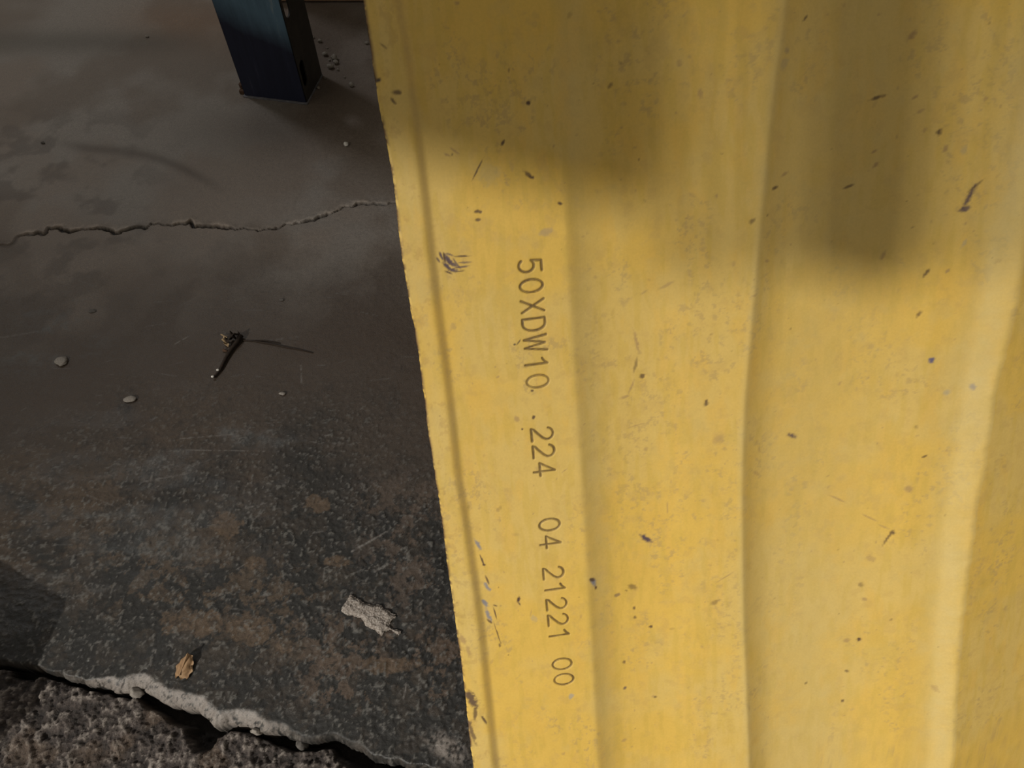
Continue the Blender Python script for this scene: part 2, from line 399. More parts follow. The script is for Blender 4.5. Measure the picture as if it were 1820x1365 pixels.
lines = {   # longitudinal features as the photograph shows them (px polylines, height of the feature above the flat in m)
 'L':  ([(645, 0), (675, 200), (697, 300), (711, 440), (722, 510), (737, 583), (751, 682), (760, 766), (780, 888), (793, 987), (807, 1093), (823, 1200), (832, 1289), (841, 1365)], 0.006),
 'G0': ([(697, 0), (715, 99), (728, 198), (746, 330), (757, 437), (770, 547), (786, 656), (795, 730), (806, 840), (817, 880+20), (830, 987), (846, 1093), (857, 1200), (868, 1306), (874, 1365)], 0.006),
 'G1': ([(715, 0), (732, 99), (745, 198), (762, 330), (773, 437), (786, 547), (801, 656), (810, 730), (821, 840), (831, 900), (845, 987), (860, 1093), (871, 1200), (882, 1306), (888, 1365)], 0.0012),
 'B0': ([(990, 0), (1000, 240), (1012, 500), (1026, 720), (1040, 940), (1052, 1150), (1064, 1365)], 0.0),
 'B1': ([(1085, 0), (1084, 240), (1090, 500), (1096, 720), (1104, 940), (1110, 1150), (1118, 1365)], -0.0135),
 'D0': ([(1398, 0), (1370, 200), (1352, 400), (1338, 560), (1323, 720), (1319, 880), (1322, 1100), (1332, 1365)], -0.006),
 'D1': ([(1472, 0), (1445, 200), (1424, 400), (1408, 560), (1390, 720), (1384, 880), (1382, 1100), (1384, 1365)], -0.0235),
 'F0': ([(1842, 0), (1798, 240), (1752, 450), (1722, 600), (1700, 740), (1676, 900), (1658, 1100), (1646, 1365)], -0.0175),
 'F1': ([(1935, 0), (1870, 240), (1812, 470), (1791, 590), (1766, 690), (1749, 798), (1727, 931), (1708, 1102), (1704, 1165), (1691, 1365)], -0.0080),
 'R0': ([(2050, 0), (2000, 240), (1940, 470), (1890, 700), (1850, 931), (1815, 1165), (1790, 1365)], -0.0370),
 'R1': ([(2330, 0), (2270, 240), (2210, 470), (2140, 700), (2080, 931), (2025, 1165), (1985, 1365)], -0.0960),
}
order = ['L', 'G0', 'G1', 'B0', 'B1', 'D0', 'D1', 'F0', 'F1', 'R0', 'R1']
cnt = [26, 12, 190, 30, 92, 26, 100, 26, 50, 40]
uk = {}
for kx in order:
    pxs, wv = lines[kx]; a = np.array(pxs, float); uu, vv = uv(a[:, 0], a[:, 1], wv)
    o_ = np.argsort(vv); uu, vv = uu[o_], vv[o_]
    f = np.interp(vg, vv, uu)
    ker = np.exp(-(np.arange(-60, 61) / 28.0) ** 2); ker /= ker.sum()
    uk[kx] = np.convolve(np.pad(f, 60, mode='edge'), ker, mode='valid')
NV = len(vg)
cols_u, cols_w, cols_t = [], [], []
for a_, b_, n_ in zip(order[:-1], order[1:], cnt):
    t = np.arange(n_) / n_
    cols_u.append(uk[a_][:, None] * (1 - t) + uk[b_][:, None] * t)
    cols_w.append(np.broadcast_to(lines[a_][1] * (1 - t) + lines[b_][1] * t, (NV, n_)))
cols_u.append(uk['R1'][:, None]); cols_w.append(np.full((NV, 1), lines['R1'][1]))
PU = np.concatenate(cols_u, 1); PWt = np.concatenate(cols_w, 1)
st = np.concatenate([[0], np.cumsum(cnt)])
# round the bends: blur the profile over a fixed width
prof = PWt[NV // 3].copy()
# E bows upward from the root of the step to the raised rib; C crowned
iE = slice(st[6], st[7]); tE = np.linspace(0, 1, cnt[6]); prof[iE] = -0.0235 - 0.0050 * np.sin(np.pi * np.clip(tE * 1.25, 0, 1)) + 0.0065 * tE ** 2.5
iC = slice(st[4], st[5]); tC = np.linspace(0, 1, cnt[4]); prof[iC] = -0.0135 + 0.0075 * tC ** 1.4 - 0.0018 * np.sin(np.pi * np.clip(tC * 1.8, 0, 1))
for q_, (wa_, wb_) in ((3, (0.0, -0.0135)), (5, (-0.006, -0.0235))):
    t_ = np.arange(cnt[q_]) / cnt[q_]; prof[st[q_]:st[q_ + 1]] = wa_ + (wb_ - wa_) * (1 - (1 - t_) ** 1.7)
um = PU[np.searchsorted(vg, 0.35)]
sgk = np.exp(-(np.arange(-14, 15) / 6.0) ** 2); sgk /= sgk.sum()
def gauss_profile(p, u, sig):
    out = np.empty_like(p)
    for i in range(len(p)):
        g = np.exp(-((u - u[i]) / sig[i]) ** 2); ds = np.gradient(u)
        out[i] = (p * g * ds).sum() / (g * ds).sum()
    return out
sig = np.full(len(um), 0.006); sig[:st[2] + 30] = 0.0021; sig[st[5] - 12:st[5] + 10] = 0.0022; sig[st[6] - 6:st[6] + 40] = 0.010
sig[st[8] - 20:st[8] + 18] = 0.0035; sig[st[3] - 40:st[3] + 12] = 0.0034; sig[st[3] + 12:st[4] + 30] = 0.008
sig2 = np.convolve(np.pad(sig, 14, mode='edge'), sgk, mode='valid'); sig2[:st[2] + 10] = sig[:st[2] + 10]
prof = gauss_profile(prof, um, sig2)
PV = np.broadcast_to(vg[:, None], PU.shape).copy()
dents = 0.0022 * (fbm(PU, PV, 0.16, 3, 70) - 0.5) + 0.0007 * (fbm(PU, PV, 0.03, 3, 71) - 0.5)
PW = prof[None, :] + dents
# ragged trimmed left edge
rag = 0.0016 * (fbm(PV[:, 0], PV[:, 0] * 0 + 3.3, 0.012, 4, 72, 0.65) - 0.5)
edge_t = np.clip(1 - np.arange(PU.shape[1]) / 6.0, 0, 1)
PU = PU + rag[:, None] * edge_t[None, :]
wob = 0.0075 * (fbm(PV[:, 0], PV[:, 0] * 0 + 8.1, 0.045, 5, 74, 0.62) - 0.5)
PU = PU + wob[:, None] * np.exp(-((np.arange(PU.shape[1]) - st[8]) / 14.0) ** 2)[None, :]
PW[:, 0] -= 0.0012; PW[:, 1] -= 0.0004

# ---- stamped characters
G = {}
def arcp(cx, cy, rx, ry, a0, a1, n=14):
    return [(cx + rx * math.cos(math.radians(a0 + (a1 - a0) * i / n)), cy + ry * math.sin(math.radians(a0 + (a1 - a0) * i / n))) for i in range(n + 1)]
G['0'] = [arcp(0, 0, .30, .5, 0, 360, 28)]
G['1'] = [[(-.20, .28), (-.06, .36), (.06, .5), (.06, -.5)]]
G['2'] = [arcp(0, .22, .28, .28, 165, -15, 14) + [(.18, .0), (-.05, -.22), (-.24, -.38), (-.29, -.5), (.30, -.5)]]
G['4'] = [[(.12, -.5), (.12, .5), (-.30, -.2), (.33, -.2)]]
G['5'] = [[(.27, .5), (-.20, .5), (-.25, .06)] + arcp(-.02, -.16, .30, .33, 128, -140, 18)]
G['X'] = [[(-.28, .5), (.28, -.5)], [(.28, .5), (-.28, -.5)]]
G['D'] = [[(-.27, -.5), (-.27, .5), (-.02, .5)] + arcp(-.02, 0, .32, .5, 90, -90, 16) + [(-.27, -.5)]]
G['W'] = [[(-.37, .5), (-.20, -.5), (0, .42), (.20, -.5), (.37, .5)]]
chars = [('5', 942, 472), ('0', 944.5, 507.7), ('X', 947, 543.6), ('D', 949, 576), ('W', 952, 610), ('1', 953.5, 645), ('0', 956, 677.5),
         ('2', 964, 771), ('2', 966.7, 801.5), ('4', 967.6, 833), ('0', 977, 932), ('4', 978.5, 962),
         ('2', 984, 1018), ('1', 987, 1045.5), ('2', 989.6, 1073.5), ('2', 992.3, 1101.5), ('1', 994.4, 1127.7), ('0', 999.5, 1180.6), ('0', 1002.6, 1207.7)]
depth = np.zeros_like(PU); cid = np.full(PU.shape, -1, int)
SW = 0.00105
for ci, (ch, cx, cy) in enumerate(chars):
    hpx = np.interp(cy, [472, 1208], [41, 34]); wpx = hpx * np.interp(cy, [472, 800, 1208], [0.92, 0.95, 0.90])
    if ch in '2': hpx *= 1.0
    i0 = np.nonzero((vg > uv(cx, cy + 45)[1]) & (vg < uv(cx, cy - 45)[1]))[0]
    u0, _ = uv(cx, cy); jj = np.nonzero(np.abs(PU[i0].mean(0) - u0) < 0.022)[0]
    sl = np.ix_(i0, jj); uu = PU[sl]; vv = PV[sl]; best = np.full(uu.shape, 1.0)
    # reading direction runs down the sheet, glyph tops point right and slightly up
    for pl in G[ch]:
        pts = [(cx + gy_ * hpx * 0.99 + gx_ * wpx * 0.085, cy - gy_ * hpx * 0.13 + gx_ * wpx) for gx_, gy_ in pl]
        P = [uv(np.array(a), np.array(b)) for a, b in pts]
        for (ax, ay), (bx, by) in zip(P[:-1], P[1:]):
            dx, dy = bx - ax, by - ay; L2 = dx * dx + dy * dy + 1e-12
            t = np.clip(((uu - ax) * dx + (vv - ay) * dy) / L2, 0, 1)
            best = np.minimum(best, np.hypot(uu - ax - t * dx, vv - ay - t * dy))
    wn = SW * (0.80 + 0.5 * fbm(uu, vv, 0.008, 2, 80))
    faint = 0.85 if ci == 6 else 1.0
    d_ = (1 - sst(wn * 0.55, wn * 1.45, best)) * faint
    m = d_ > depth[sl]
    depth[sl] = np.maximum(depth[sl], d_); c_ = cid[sl]; c_[d_ > 0.35] = ci; cid[sl] = c_
PW = PW - 0.0011 * depth

# ---- paint colour (linear albedo)
n1 = fbm(PU, PV, 0.10, 5, 101); n2 = fbm(PU, PV, 0.018, 4, 102, 0.6); n3 = fbm(PU, PV, 0.0045, 3, 103, 0.6); n4 = fbm(PU, PV, 0.05, 4, 104, 0.55, sx=3.0)
pc = np.empty(PU.shape + (3,)); pc[:] = (0.635, 0.418, 0.085)
pc = mixc(pc, (0.600, 0.425, 0.125), sst(0.40, 0.66, n1) * 0.85)
pc = mixc(pc, (0.640, 0.405, 0.080), sst(0.50, 0.72, n4) * 0.5)
pc = mixc(pc, (0.520, 0.395, 0.135), sst(0.52, 0.74, n2 * 0.6 + 0.4 * n4) * 0.30)
ci_ = np.arange(PU.shape[1])
# grime: faint speckled smears that follow the sheet's length
gm = sst(0.50, 0.66, fbm(PU, PV, 0.06, 4, 130, 0.6, sx=1.8))
gsp = sst(0.55, 0.70, fbm(PU, PV, 0.0055, 4, 131, 0.7))
pc = mixc(pc, (0.40, 0.28, 0.11), gm * gsp * 0.55)
pc = mixc(pc, (0.50, 0.335, 0.10), sst(0.56, 0.74, fbm(PU, PV, 0.012, 4, 132, 0.65)) * 0.35)
pc = mixc(pc, (0.54, 0.37, 0.07), sst(0.50, 0.70, fbm(PU, PV, 0.030, 3, 133, 0.5, sx=5.0)) * 0.4)
dust_highlight = np.exp(-((ci_ - (st[8] - 14)) / 18.0) ** 2) * 0.65 * (ci_ < st[8] + 3)
dust_highlight = np.maximum(dust_highlight, np.exp(-((ci_ - st[5]) / 4.0) ** 2) * 0.45)  # light rim painted along the edge of the step
dust_highlight = np.maximum(dust_highlight, np.exp(-((ci_ - (st[3] + 8)) / 10.0) ** 2) * 0.30)
dust_highlight = np.maximum(dust_highlight, np.exp(-((ci_ - (st[6] + 18)) / 40.0) ** 2) * 0.35)
dust_highlight = np.maximum(dust_highlight, np.exp(-((ci_ - 14) / 10.0) ** 2) * 0.25)
pc = mixc(pc, (0.585, 0.455, 0.185), np.clip(dust_highlight[None, :] * (0.6 + 0.8 * n2), 0, 1))
gro = np.exp(-((ci_ - (st[1] + 7)) / 5.0) ** 2)
pc = mixc(pc, (0.38, 0.26, 0.11), np.clip(gro[None, :] * (0.35 + 0.5 * n2), 0, 1) * 0.6)
# grime at the edge of the flange
eg = np.clip(1 - ci_ / 3.5, 0, 1)[None, :] * sst(0.35, 0.6, fbm(PU, PV, 0.010, 4, 120, 0.65))
pc = mixc(pc, (0.10, 0.055, 0.030), np.clip(eg * 1.1, 0, 1))
fs = sst(0.60, 0.72, fbm(PU, PV, 0.009, 4, 121, 0.65)) * (ci_ < st[1])[None, :] * 0.18
pc = mixc(pc, (0.25, 0.13, 0.05), fs)
# stamped grooves hold dirt
pc = mixc(pc, (0.085, 0.050, 0.020), depth * (0.66 + 0.34 * n3))
# marks: px centre, half length, half width, angle (deg, image), colour, strength
BRN = (0.085, 0.050, 0.032); PUR = (0.095, 0.065, 0.075); BLU = (0.20, 0.20, 0.23); GRY = (0.40, 0.33, 0.19); TAN = (0.36, 0.235, 0.10); DRK = (0.06, 0.045, 0.035)
marks = [(797, 462, 12, 5, 60, PUR, 1.0), (795, 473, 12, 3.5, 48, PUR, 1.0), (806, 470, 8, 3, 15, PUR, .9), (784, 455, 8, 2.2, 70, PUR, .95), (790, 458, 9, 2.2, 85, BRN, .9), (779, 462, 6, 2, 60, PUR, .8), (800, 452, 8, 2, 20, PUR, .8), (806, 480, 10, 4, 20, PUR, .95), (798, 484, 9, 2, 25, BRN, .9), (822, 455, 17, 1.6, 3, BRN, .9), (824, 466, 12, 1.6, 3, PUR, .8), (820, 474, 15, 1.6, -2, PUR, .8), (815, 482, 12, 1.5, -4, BRN, .8), (812, 468, 12, 2.2, 60, PUR, .8),
  (1150, 960, 13, 4.5, 36, PUR, 1), (1732, 352, 22, 4, 112, PUR, .9), (1726, 374, 11, 5, 160, PUR, .85), (1742, 330, 18, 2, 140, BRN, .6), (1055, 1037, 9, 4, 65, BLU, .95), (1052, 1031, 5, 3, 30, BRN, .9), (1059, 1046, 4, 2, 80, BRN, .9),
  (850, 968, 12, 3.5, 65, BLU, .85), (857, 995, 12, 1.8, 75, BRN, .9), (860, 1003, 3, 2, 10, BRN, .9), (866, 1030, 10, 2, 75, BRN, .8), (866, 1042, 9, 3.5, 60, BLU, .85), (862, 1070, 8, 4, 55, BLU, .9), (868, 1092, 12, 4, 75, BLU, .85), (870, 1104, 6, 2, 45, BRN, .8),
  (880, 1090, 12, 1.2, 80, BRN, .9), (884, 1125, 20, 1.0, 78, BRN, .8), (888, 1146, 4, 2, 90, BRN, .7), (880, 1076, 4, 1.5, 20, BRN, .8),
  (922, 1065, 6, 3, 100, BRN, 1), (923, 1072, 4, 1.5, 60, DRK, .8), (948, 1100, 6, 5, 60, GRY, .5), (944, 1088, 8, 1.2, 110, TAN, .5),
  (1581, 960, 14, 2.2, 118, BRN, .75), (1590, 950, 5, 4, 30, BRN, .8), (1552, 998, 9, 5, 20, TAN, .5), (1535, 1045, 5, 4, 20, BRN, .5), (1495, 893, 18, 1.4, 28, TAN, .7), (1550, 925, 14, 1.6, 28, TAN, .7), (1575, 940, 10, 1.8, 25, TAN, .6), (1618, 872, 9, 6, 10, TAN, .75),
  (1410, 776, 9, 4.5, 30, PUR, .9), (1657, 641, 5, 5, 0, (0.11, .10, .17), .95), (1638, 560, 7, 3, 120, BRN, .7), (1688, 700, 7, 5, 20, GRY, .8), (1733, 690, 6, 6, 0, (0.28, .25, .22), .7), (1645, 813, 5, 2, 160, BRN, .8), (1531, 1143, 3.5, 3, 0, BRN, .9), (1510, 1146, 6, 4, 0, TAN, .7), (1503, 1253, 3, 3, 0, BRN, .9), (1510, 1200, 4, 2.5, 20, BRN, .7), (1540, 1070, 4, 3, 20, TAN, .7), (1660, 1222, 8, 5, 30, TAN, .5),
  (1255, 715, 7, 3, 115, BRN, .8), (1277, 782, 10, 9, 0, TAN, .45), (1270, 1072, 8, 4, 150, BRN, .5), (1290, 1025, 18, 1.2, 150, TAN, .6), (1187, 903, 11, 1.5, 95, TAN, .6),
  (1132, 610, 22, 3, 78, TAN, .75), (1130, 650, 16, 2.5, 105, BRN, .55), (1142, 670, 5, 4, 0, BRN, .8), (1122, 690, 16, 2, 115, TAN, .7), (1112, 706, 10, 3, 170, TAN, .7), (1150, 800, 5, 4, 0, TAN, .6), (1130, 758, 16, 1.5, 170, TAN, .6), (1185, 508, 16, 3, 155, TAN, .55), (1146, 520, 9, 2, 150, TAN, .5), (1125, 1045, 8, 5, 20, BRN, .6), (1097, 1060, 5, 3, 0, PUR, .6), (1128, 1083, 2.5, 3, 0, BRN, .8), (1129, 1099, 2.5, 3, 0, BRN, .8), (1158, 1117, 3, 3, 0, BRN, .9), (1110, 1178, 3, 3, 0, BRN, .7), (1111, 1224, 4, 2.5, 130, PUR, .8), (1165, 1242, 3, 2, 0, BRN, .7),
  (868, 307, 24, 20, 0, (0.46, .36, .16), .40), (848, 303, 22, 1.8, 122, BRN, .8), (894, 255, 6, 3, 130, BRN, .9), (939, 183, 4, 4, 0, BRN, .95), (940, 310, 11, 4, 40, BRN, .8), (945, 315, 5, 3, 20, BRN, .8), (996, 361, 5, 3, 20, BRN, .9), (847, 376, 4, 3, 0, BRN, .85), (853, 377, 3.5, 3, 0, BRN, .85), (850, 391, 6, 3, 0, BRN, .8), (808, 268, 10, 2, 40, TAN, .7), (795, 275, 7, 2, 30, TAN, .7), (905, 125, 5, 2.5, 100, BRN, .5), (970, 413, 13, 7, -8, (0.40, .29, .15), .7), (813, 6, 6, 4, 0, TAN, .7), (872, 165, 3, 3, 0, TAN, .6), (1208, 112, 5, 7, 0, TAN, .4),
  (1429, 33, 8, 2.5, 130, BRN, .8), (1633, 60, 11, 5, 125, TAN, .8), (1568, 173, 13, 3.5, 170, BRN, .8), (1636, 172, 6, 3, 140, TAN, .8), (1645, 198, 10, 3, 150, TAN, .6), (1681, 234, 7, 4, 120, BRN, .9), (1692, 264, 7, 4, 110, TAN, .8), (1726, 268, 8, 5, 100, (0.42, .33, .16), .6), (1562, 270, 6, 2.5, 150, TAN, .8), (1564, 295, 6, 3.5, 120, TAN, .8), (1515, 333, 10, 2.5, 165, BRN, .7), (1373, 333, 6, 3, 165, BRN, .8), (1389, 310, 7, 3, 150, TAN, .7), (1334, 392, 6, 4, 130, BRN, .6), (1577, 457, 9, 3.5, 110, TAN, .7), (1652, 486, 8, 3, 120, BRN, .8), (1691, 484, 5, 2.5, 130, TAN, .8), (1245, 166, 8, 4, 80, TAN, .6), (1274, 349, 4, 3, 100, TAN, .7), (1362, 462, 6, 3, 20, TAN, .7), (1725, 434, 10, 3, 120, GRY, .6), (1390, 92, 6, 7, 0, (0.36, .27, .14), .7), (1385, 115, 12, 8, 110, (0.40, .31, .17), .5),
  (706, 165, 5, 8, 100, BRN, .8), (700, 180, 6, 3, 60, BRN, .8), (674, 143, 5, 4, 0, DRK, .95), (683, 83, 8, 2, 45, BRN, .6), (822, 1130, 9, 4, 70, TAN, .7), (832, 1150, 10, 3, 85, TAN, .6), (838, 1235, 16, 8, 65, (0.11, .07, .045), .95), (845, 1262, 12, 4, 100, BRN, .8), (860, 1272, 9, 2.5, 65, BRN, .9), (838, 1290, 26, 4, 80, (0.12, .075, .045), .8), (1015, 1237, 5, 4, 120, (0.36, .32, .24), .8), (946, 694, 3, 2, 0, BRN, .9), (948, 742, 3, 3, 0, BRN, .9), (918, 744, 5, 4, 70, TAN, .7), (928, 762, 2, 2, 0, BRN, .9), (1004, 836, 7, 1.2, 150, TAN, .7), (922, 608, 8, 1.6, 130, BRN, .8), (915, 612, 3, 2, 0, DRK, .9)]
for k in range(420):        # general flecks over the whole sheet
    cx = rng.uniform(700, 1820); cy = rng.uniform(0, 1365); sz = 0.6 + rng.exponential(0.8)
    ang = rng.uniform(0, 180) if cx < 1350 else rng.normal(125, 18)
    marks.append((cx, cy, min(sz * rng.uniform(1, 2.2), 8), min(sz, 3.2), ang, BRN if rng.random() < .16 else TAN, rng.uniform(.15, .6)))
uall = PU
for cx, cy, hl, hw, ang, c, s in marks:
    wv = float(np.interp(cx, [850, 1040, 1110, 1320, 1390, 1660, 1720, 1820], [0, 0, -.013, -.007, -.023, -.017, -.008, -.03]))
    u0, v0 = uv(np.array(float(cx)), np.array(float(cy)), wv)
    R = max(hl, hw) * 1.7 + 4
    v_lo = uv(np.array(float(cx)), np.array(float(cy + R)), wv)[1]; v_hi = uv(np.array(float(cx)), np.array(float(cy - R)), wv)[1]
    ii = np.arange(np.searchsorted(vg, v_lo), np.searchsorted(vg, v_hi))
    if len(ii) < 2: continue
    px1 = abs(v_hi - v_lo) / (2 * R)                                 # metres per pixel along / across the sheet at that place
    px0 = abs(uv(np.array(cx + 5.0), np.array(float(cy)), wv)[0] - uv(np.array(cx - 5.0), np.array(float(cy)), wv)[0]) / 10
    mu = PU[ii[len(ii) // 2]]
    jj = np.nonzero(np.abs(mu - u0) < R * px0)[0]
    if len(jj) < 2: continue
    sl = np.ix_(ii, jj)
    dx = (PU[sl] - u0) / px0; dy = -(PV[sl] - v0) / px1
    dx = dx + 3.0 * (n3[sl] - 0.5) * min(1, hw / 3); dy = dy + 3.0 * (n2[sl] - 0.5) * min(1, hw / 3)
    ca, sa = math.cos(math.radians(ang)), math.sin(math.radians(ang))
    a_ = (dx * ca + dy * sa) / hl; b_ = (-dx * sa + dy * ca) / max(hw, 1.2)
    r = np.hypot(a_, b_) + (0.85 if hw >= 3 else 0.7) * (n3[sl] - 0.5) + (0.5 if hw >= 3 else 0.0) * (fbm(PU[sl], PV[sl], 0.0022, 2, 150) - 0.5)
    m = (1 - sst(0.45, 1.35, r)) * s
    pc[sl] = mixc(pc[sl], c, m)
    if hw > 2 and c in (BRN, PUR, DRK): PW[sl] -= 0.0003 * m

pv = puv(PU, PV, PW).reshape(-1, 3); pq = grid_quads(*PU.shape); pcf = pc.reshape(-1, 3)
cidf = cid.reshape(-1)
qc = cidf[pq]; qch = np.where((qc >= 0).sum(1) >= 3, qc.max(1), -1)
foot = puv(np.array([0.3]), np.array([VB]))[0]
panel = empty('yellow_panel', (0, 0, 0))
tag(panel, 'tall yellow painted ribbed steel sheet stamped 50XDW10, leaning beside the dark floor', 'steel panel')
bv, bq, bc = submesh(pv, pq, qch < 0, pcf)
me = np_mesh('ribbed_sheet', bv, bq, bc)
sheet = link('ribbed_sheet', me, M_yellow, panel)
for ci, (ch, _, _) in enumerate(chars):
    sel = qch == ci
    if sel.sum() == 0: continue
    a1, a2, a3 = submesh(pv, pq, sel, pcf)
    o = link('stamped_character', np_mesh('stamped_character', a1, a2, a3), M_yellow, panel)
    o['label'] = 'stamped ' + ('letter ' if ch.isalpha() else 'figure ') + ch + ' with dirt in its groove'
# the back of the sheet and its cut edges (3 mm plate)
ri = np.unique(np.concatenate([np.arange(0, NV, 14), [NV - 1]])); cj = np.unique(np.concatenate([np.arange(0, PU.shape[1], 5), [PU.shape[1] - 1]]))
bu, bvv, bw = PU[np.ix_(ri, cj)], PV[np.ix_(ri, cj)], PW[np.ix_(ri, cj)] - 0.0032
bpts = puv(bu, bvv, bw).reshape(-1, 3)
bquad = grid_quads(len(ri), len(cj))[:, ::-1]
fr = np.concatenate([puv(PU[ri, 0], PV[ri, 0], PW[ri, 0]), puv(PU[ri, -1], PV[ri, -1], PW[ri, -1])])
nb = len(bpts); nr, ncj = len(ri), len(cj); idx = np.arange(nr * ncj).reshape(nr, ncj)
sq = [(nb + i, nb + i + 1, idx[i + 1, 0], idx[i, 0]) for i in range(nr - 1)] + [(nb + nr + i + 1, nb + nr + i, idx[i, -1], idx[i + 1, -1]) for i in range(nr - 1)]
allp = np.concatenate([bpts, fr]); allq = np.concatenate([bquad, np.array(sq)])
bcol = np.tile(np.array([[0.50, 0.34, 0.075]]), (len(allp), 1))
link('back_face', np_mesh('back_face', allp, allq, bcol), M_yellow, panel)

# ---- added unseen boards overhead, shaped to throw the sheet's two soft shadows
ZR = 2.86
def shade_board(name, pxl, pxr, pyend):
    """an added, unseen board whose end shades the sheet between two places"""
    def up_(u_, v_):
        p = Vector(puv(u_, v_, np.array([0.0]))[0]); L_ = towards_light(p); return p + L_ * ((ZR - p.z) / L_.z)
    f = lambda x, y: uv(np.array([float(x)]), np.array([float(y)]))
    ul, vl = f(pxl, pyend); ur, vr = f(pxr, pyend); um_ = (ul + ur) / 2
    p0, p1, pm, pn = up_(ul, vl), up_(ur, vl), up_(um_, vl), up_(um_, vl + 0.4)
    RD = (pn - pm).normalized(); side = Vector((RD.y, -RD.x, 0)); wd_ = abs((p1 - p0).dot(side)); tail = pm
    L = (wa[1] + 0.05 - tail.y) / RD.y            # runs on to the top of the back wall
    bm = bmesh.new(); box_bm(bm, -wd_ / 2, wd_ / 2, 0, L, 0, 0.045, 0.004)
    o = bm_obj(name, bm, M_timber); o.location = (tail.x, tail.y, ZR); o.rotation_euler.z = math.atan2(RD.y, RD.x) - math.pi / 2
    print(name, tail, RD, wd_, L)
    tag(o, kind='structure'); return o
shade_board('shade_blocker_1', 440, 1125, 325)
shade_board('shade_blocker_2', 1385, 1575, 515)
def shade_slats(name, pxl, pxr, pyend, n, cover):
    """thin added slats side by side, unseen, open between to cast a half shade"""
    def up_(u_, v_):
        p = Vector(puv(u_, v_, np.array([0.0]))[0]); L_ = towards_light(p); return p + L_ * ((ZR - p.z) / L_.z)
    f = lambda x, y: uv(np.array([float(x)]), np.array([float(y)]))
    (ul, vl), (ur, vr) = f(pxl, pyend), f(pxr, pyend)
    bm = bmesh.new()
    for q in range(n):
        u_ = ul + (ur - ul) * (q + 0.5) / n
        a, b = up_(u_, vl), up_(u_, vl + 0.4); d = (b - a).normalized(); sd2 = Vector((d.y, -d.x, 0))
        hw = abs((up_(ur, vl) - up_(ul, vl)).dot(sd2)) / n * cover / 2; L = (wa[1] + 0.05 - a.y) / d.y
        p = [a - sd2 * hw, a + sd2 * hw, a + sd2 * hw + d * L, a - sd2 * hw + d * L]
        lo2 = [bm.verts.new((x.x, x.y, ZR + 0.002)) for x in p]; hi2 = [bm.verts.new((x.x, x.y, ZR + 0.005)) for x in p]
        bm.faces.new(lo2[::-1]); bm.faces.new(hi2)
        for k in range(4): bm.faces.new((lo2[k], lo2[(k + 1) % 4], hi2[(k + 1) % 4], hi2[k]))
    bmesh.ops.recalc_face_normals(bm, faces=bm.faces)
    o = bm_obj(name, bm, M_timber); tag(o, kind='structure')
shade_slats('shade_blocker_3', 1128, 1382, 510, 5, 0.42)
shade_slats('shade_blocker_4', 1585, 1990, 505, 8, 0.32)

# ================================================================== BLUE RACK POST
pA = at(437, 171)[:2]; pB = at(545, 184)[:2]; pC = at(573, 134)[:2]
fd = pB - pA; wf = np.linalg.norm(fd); fyaw = math.atan2(fd[1], fd[0])
dside = abs((pC - pB) @ np.array([-math.sin(fyaw), math.cos(fyaw)])); dside = min(max(dside, 0.07), 0.11)
post = empty('rack_post', (pA[0], pA[1], 0), fyaw)
tag(post, 'blue slotted steel rack post standing on the concrete floor', 'post')
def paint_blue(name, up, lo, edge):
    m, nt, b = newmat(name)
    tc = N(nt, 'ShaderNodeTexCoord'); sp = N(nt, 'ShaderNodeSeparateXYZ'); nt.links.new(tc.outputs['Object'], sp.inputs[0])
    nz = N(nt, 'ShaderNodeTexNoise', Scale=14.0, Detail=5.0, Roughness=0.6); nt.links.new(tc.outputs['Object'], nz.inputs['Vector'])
    # painted shade: dark below a line that slopes across the post
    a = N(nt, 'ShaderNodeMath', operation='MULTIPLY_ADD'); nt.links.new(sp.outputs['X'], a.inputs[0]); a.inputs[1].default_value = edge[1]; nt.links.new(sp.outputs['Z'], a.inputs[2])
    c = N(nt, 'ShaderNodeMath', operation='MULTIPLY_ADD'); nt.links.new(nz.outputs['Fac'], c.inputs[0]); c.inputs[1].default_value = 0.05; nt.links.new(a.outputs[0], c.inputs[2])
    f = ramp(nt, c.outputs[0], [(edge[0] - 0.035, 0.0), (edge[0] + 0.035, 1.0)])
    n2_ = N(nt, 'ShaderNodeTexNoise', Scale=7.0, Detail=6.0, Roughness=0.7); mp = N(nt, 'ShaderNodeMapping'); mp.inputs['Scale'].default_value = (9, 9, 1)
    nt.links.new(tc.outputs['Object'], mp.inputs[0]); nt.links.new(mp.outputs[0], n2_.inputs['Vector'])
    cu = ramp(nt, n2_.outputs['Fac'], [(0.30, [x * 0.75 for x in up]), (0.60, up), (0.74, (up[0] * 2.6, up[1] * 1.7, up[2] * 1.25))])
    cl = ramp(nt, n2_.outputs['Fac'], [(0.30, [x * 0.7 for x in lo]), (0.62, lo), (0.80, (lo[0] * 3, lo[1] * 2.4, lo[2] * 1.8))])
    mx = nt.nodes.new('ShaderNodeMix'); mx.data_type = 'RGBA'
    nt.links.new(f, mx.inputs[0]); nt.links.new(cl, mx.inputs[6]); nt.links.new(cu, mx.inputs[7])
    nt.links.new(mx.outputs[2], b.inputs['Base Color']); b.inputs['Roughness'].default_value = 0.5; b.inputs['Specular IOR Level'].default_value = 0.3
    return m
M_blue = paint_blue('scuffed_blue_painted_shade', (0.105, 0.190, 0.275), (0.018, 0.022, 0.048), (0.245, 0.40))
M_black = noise_mat('shaded_dark_steel', [(0.3, (0.022, 0.020, 0.018)), (0.7, (0.045, 0.040, 0.034))], 30, 0.6)  # post's side turned from the light: shade put into its dark colour
M_rust = noise_mat('rust', [(0.3, (0.045, 0.022, 0.012)), (0.7, (0.10, 0.055, 0.032))], 200, 0.8)
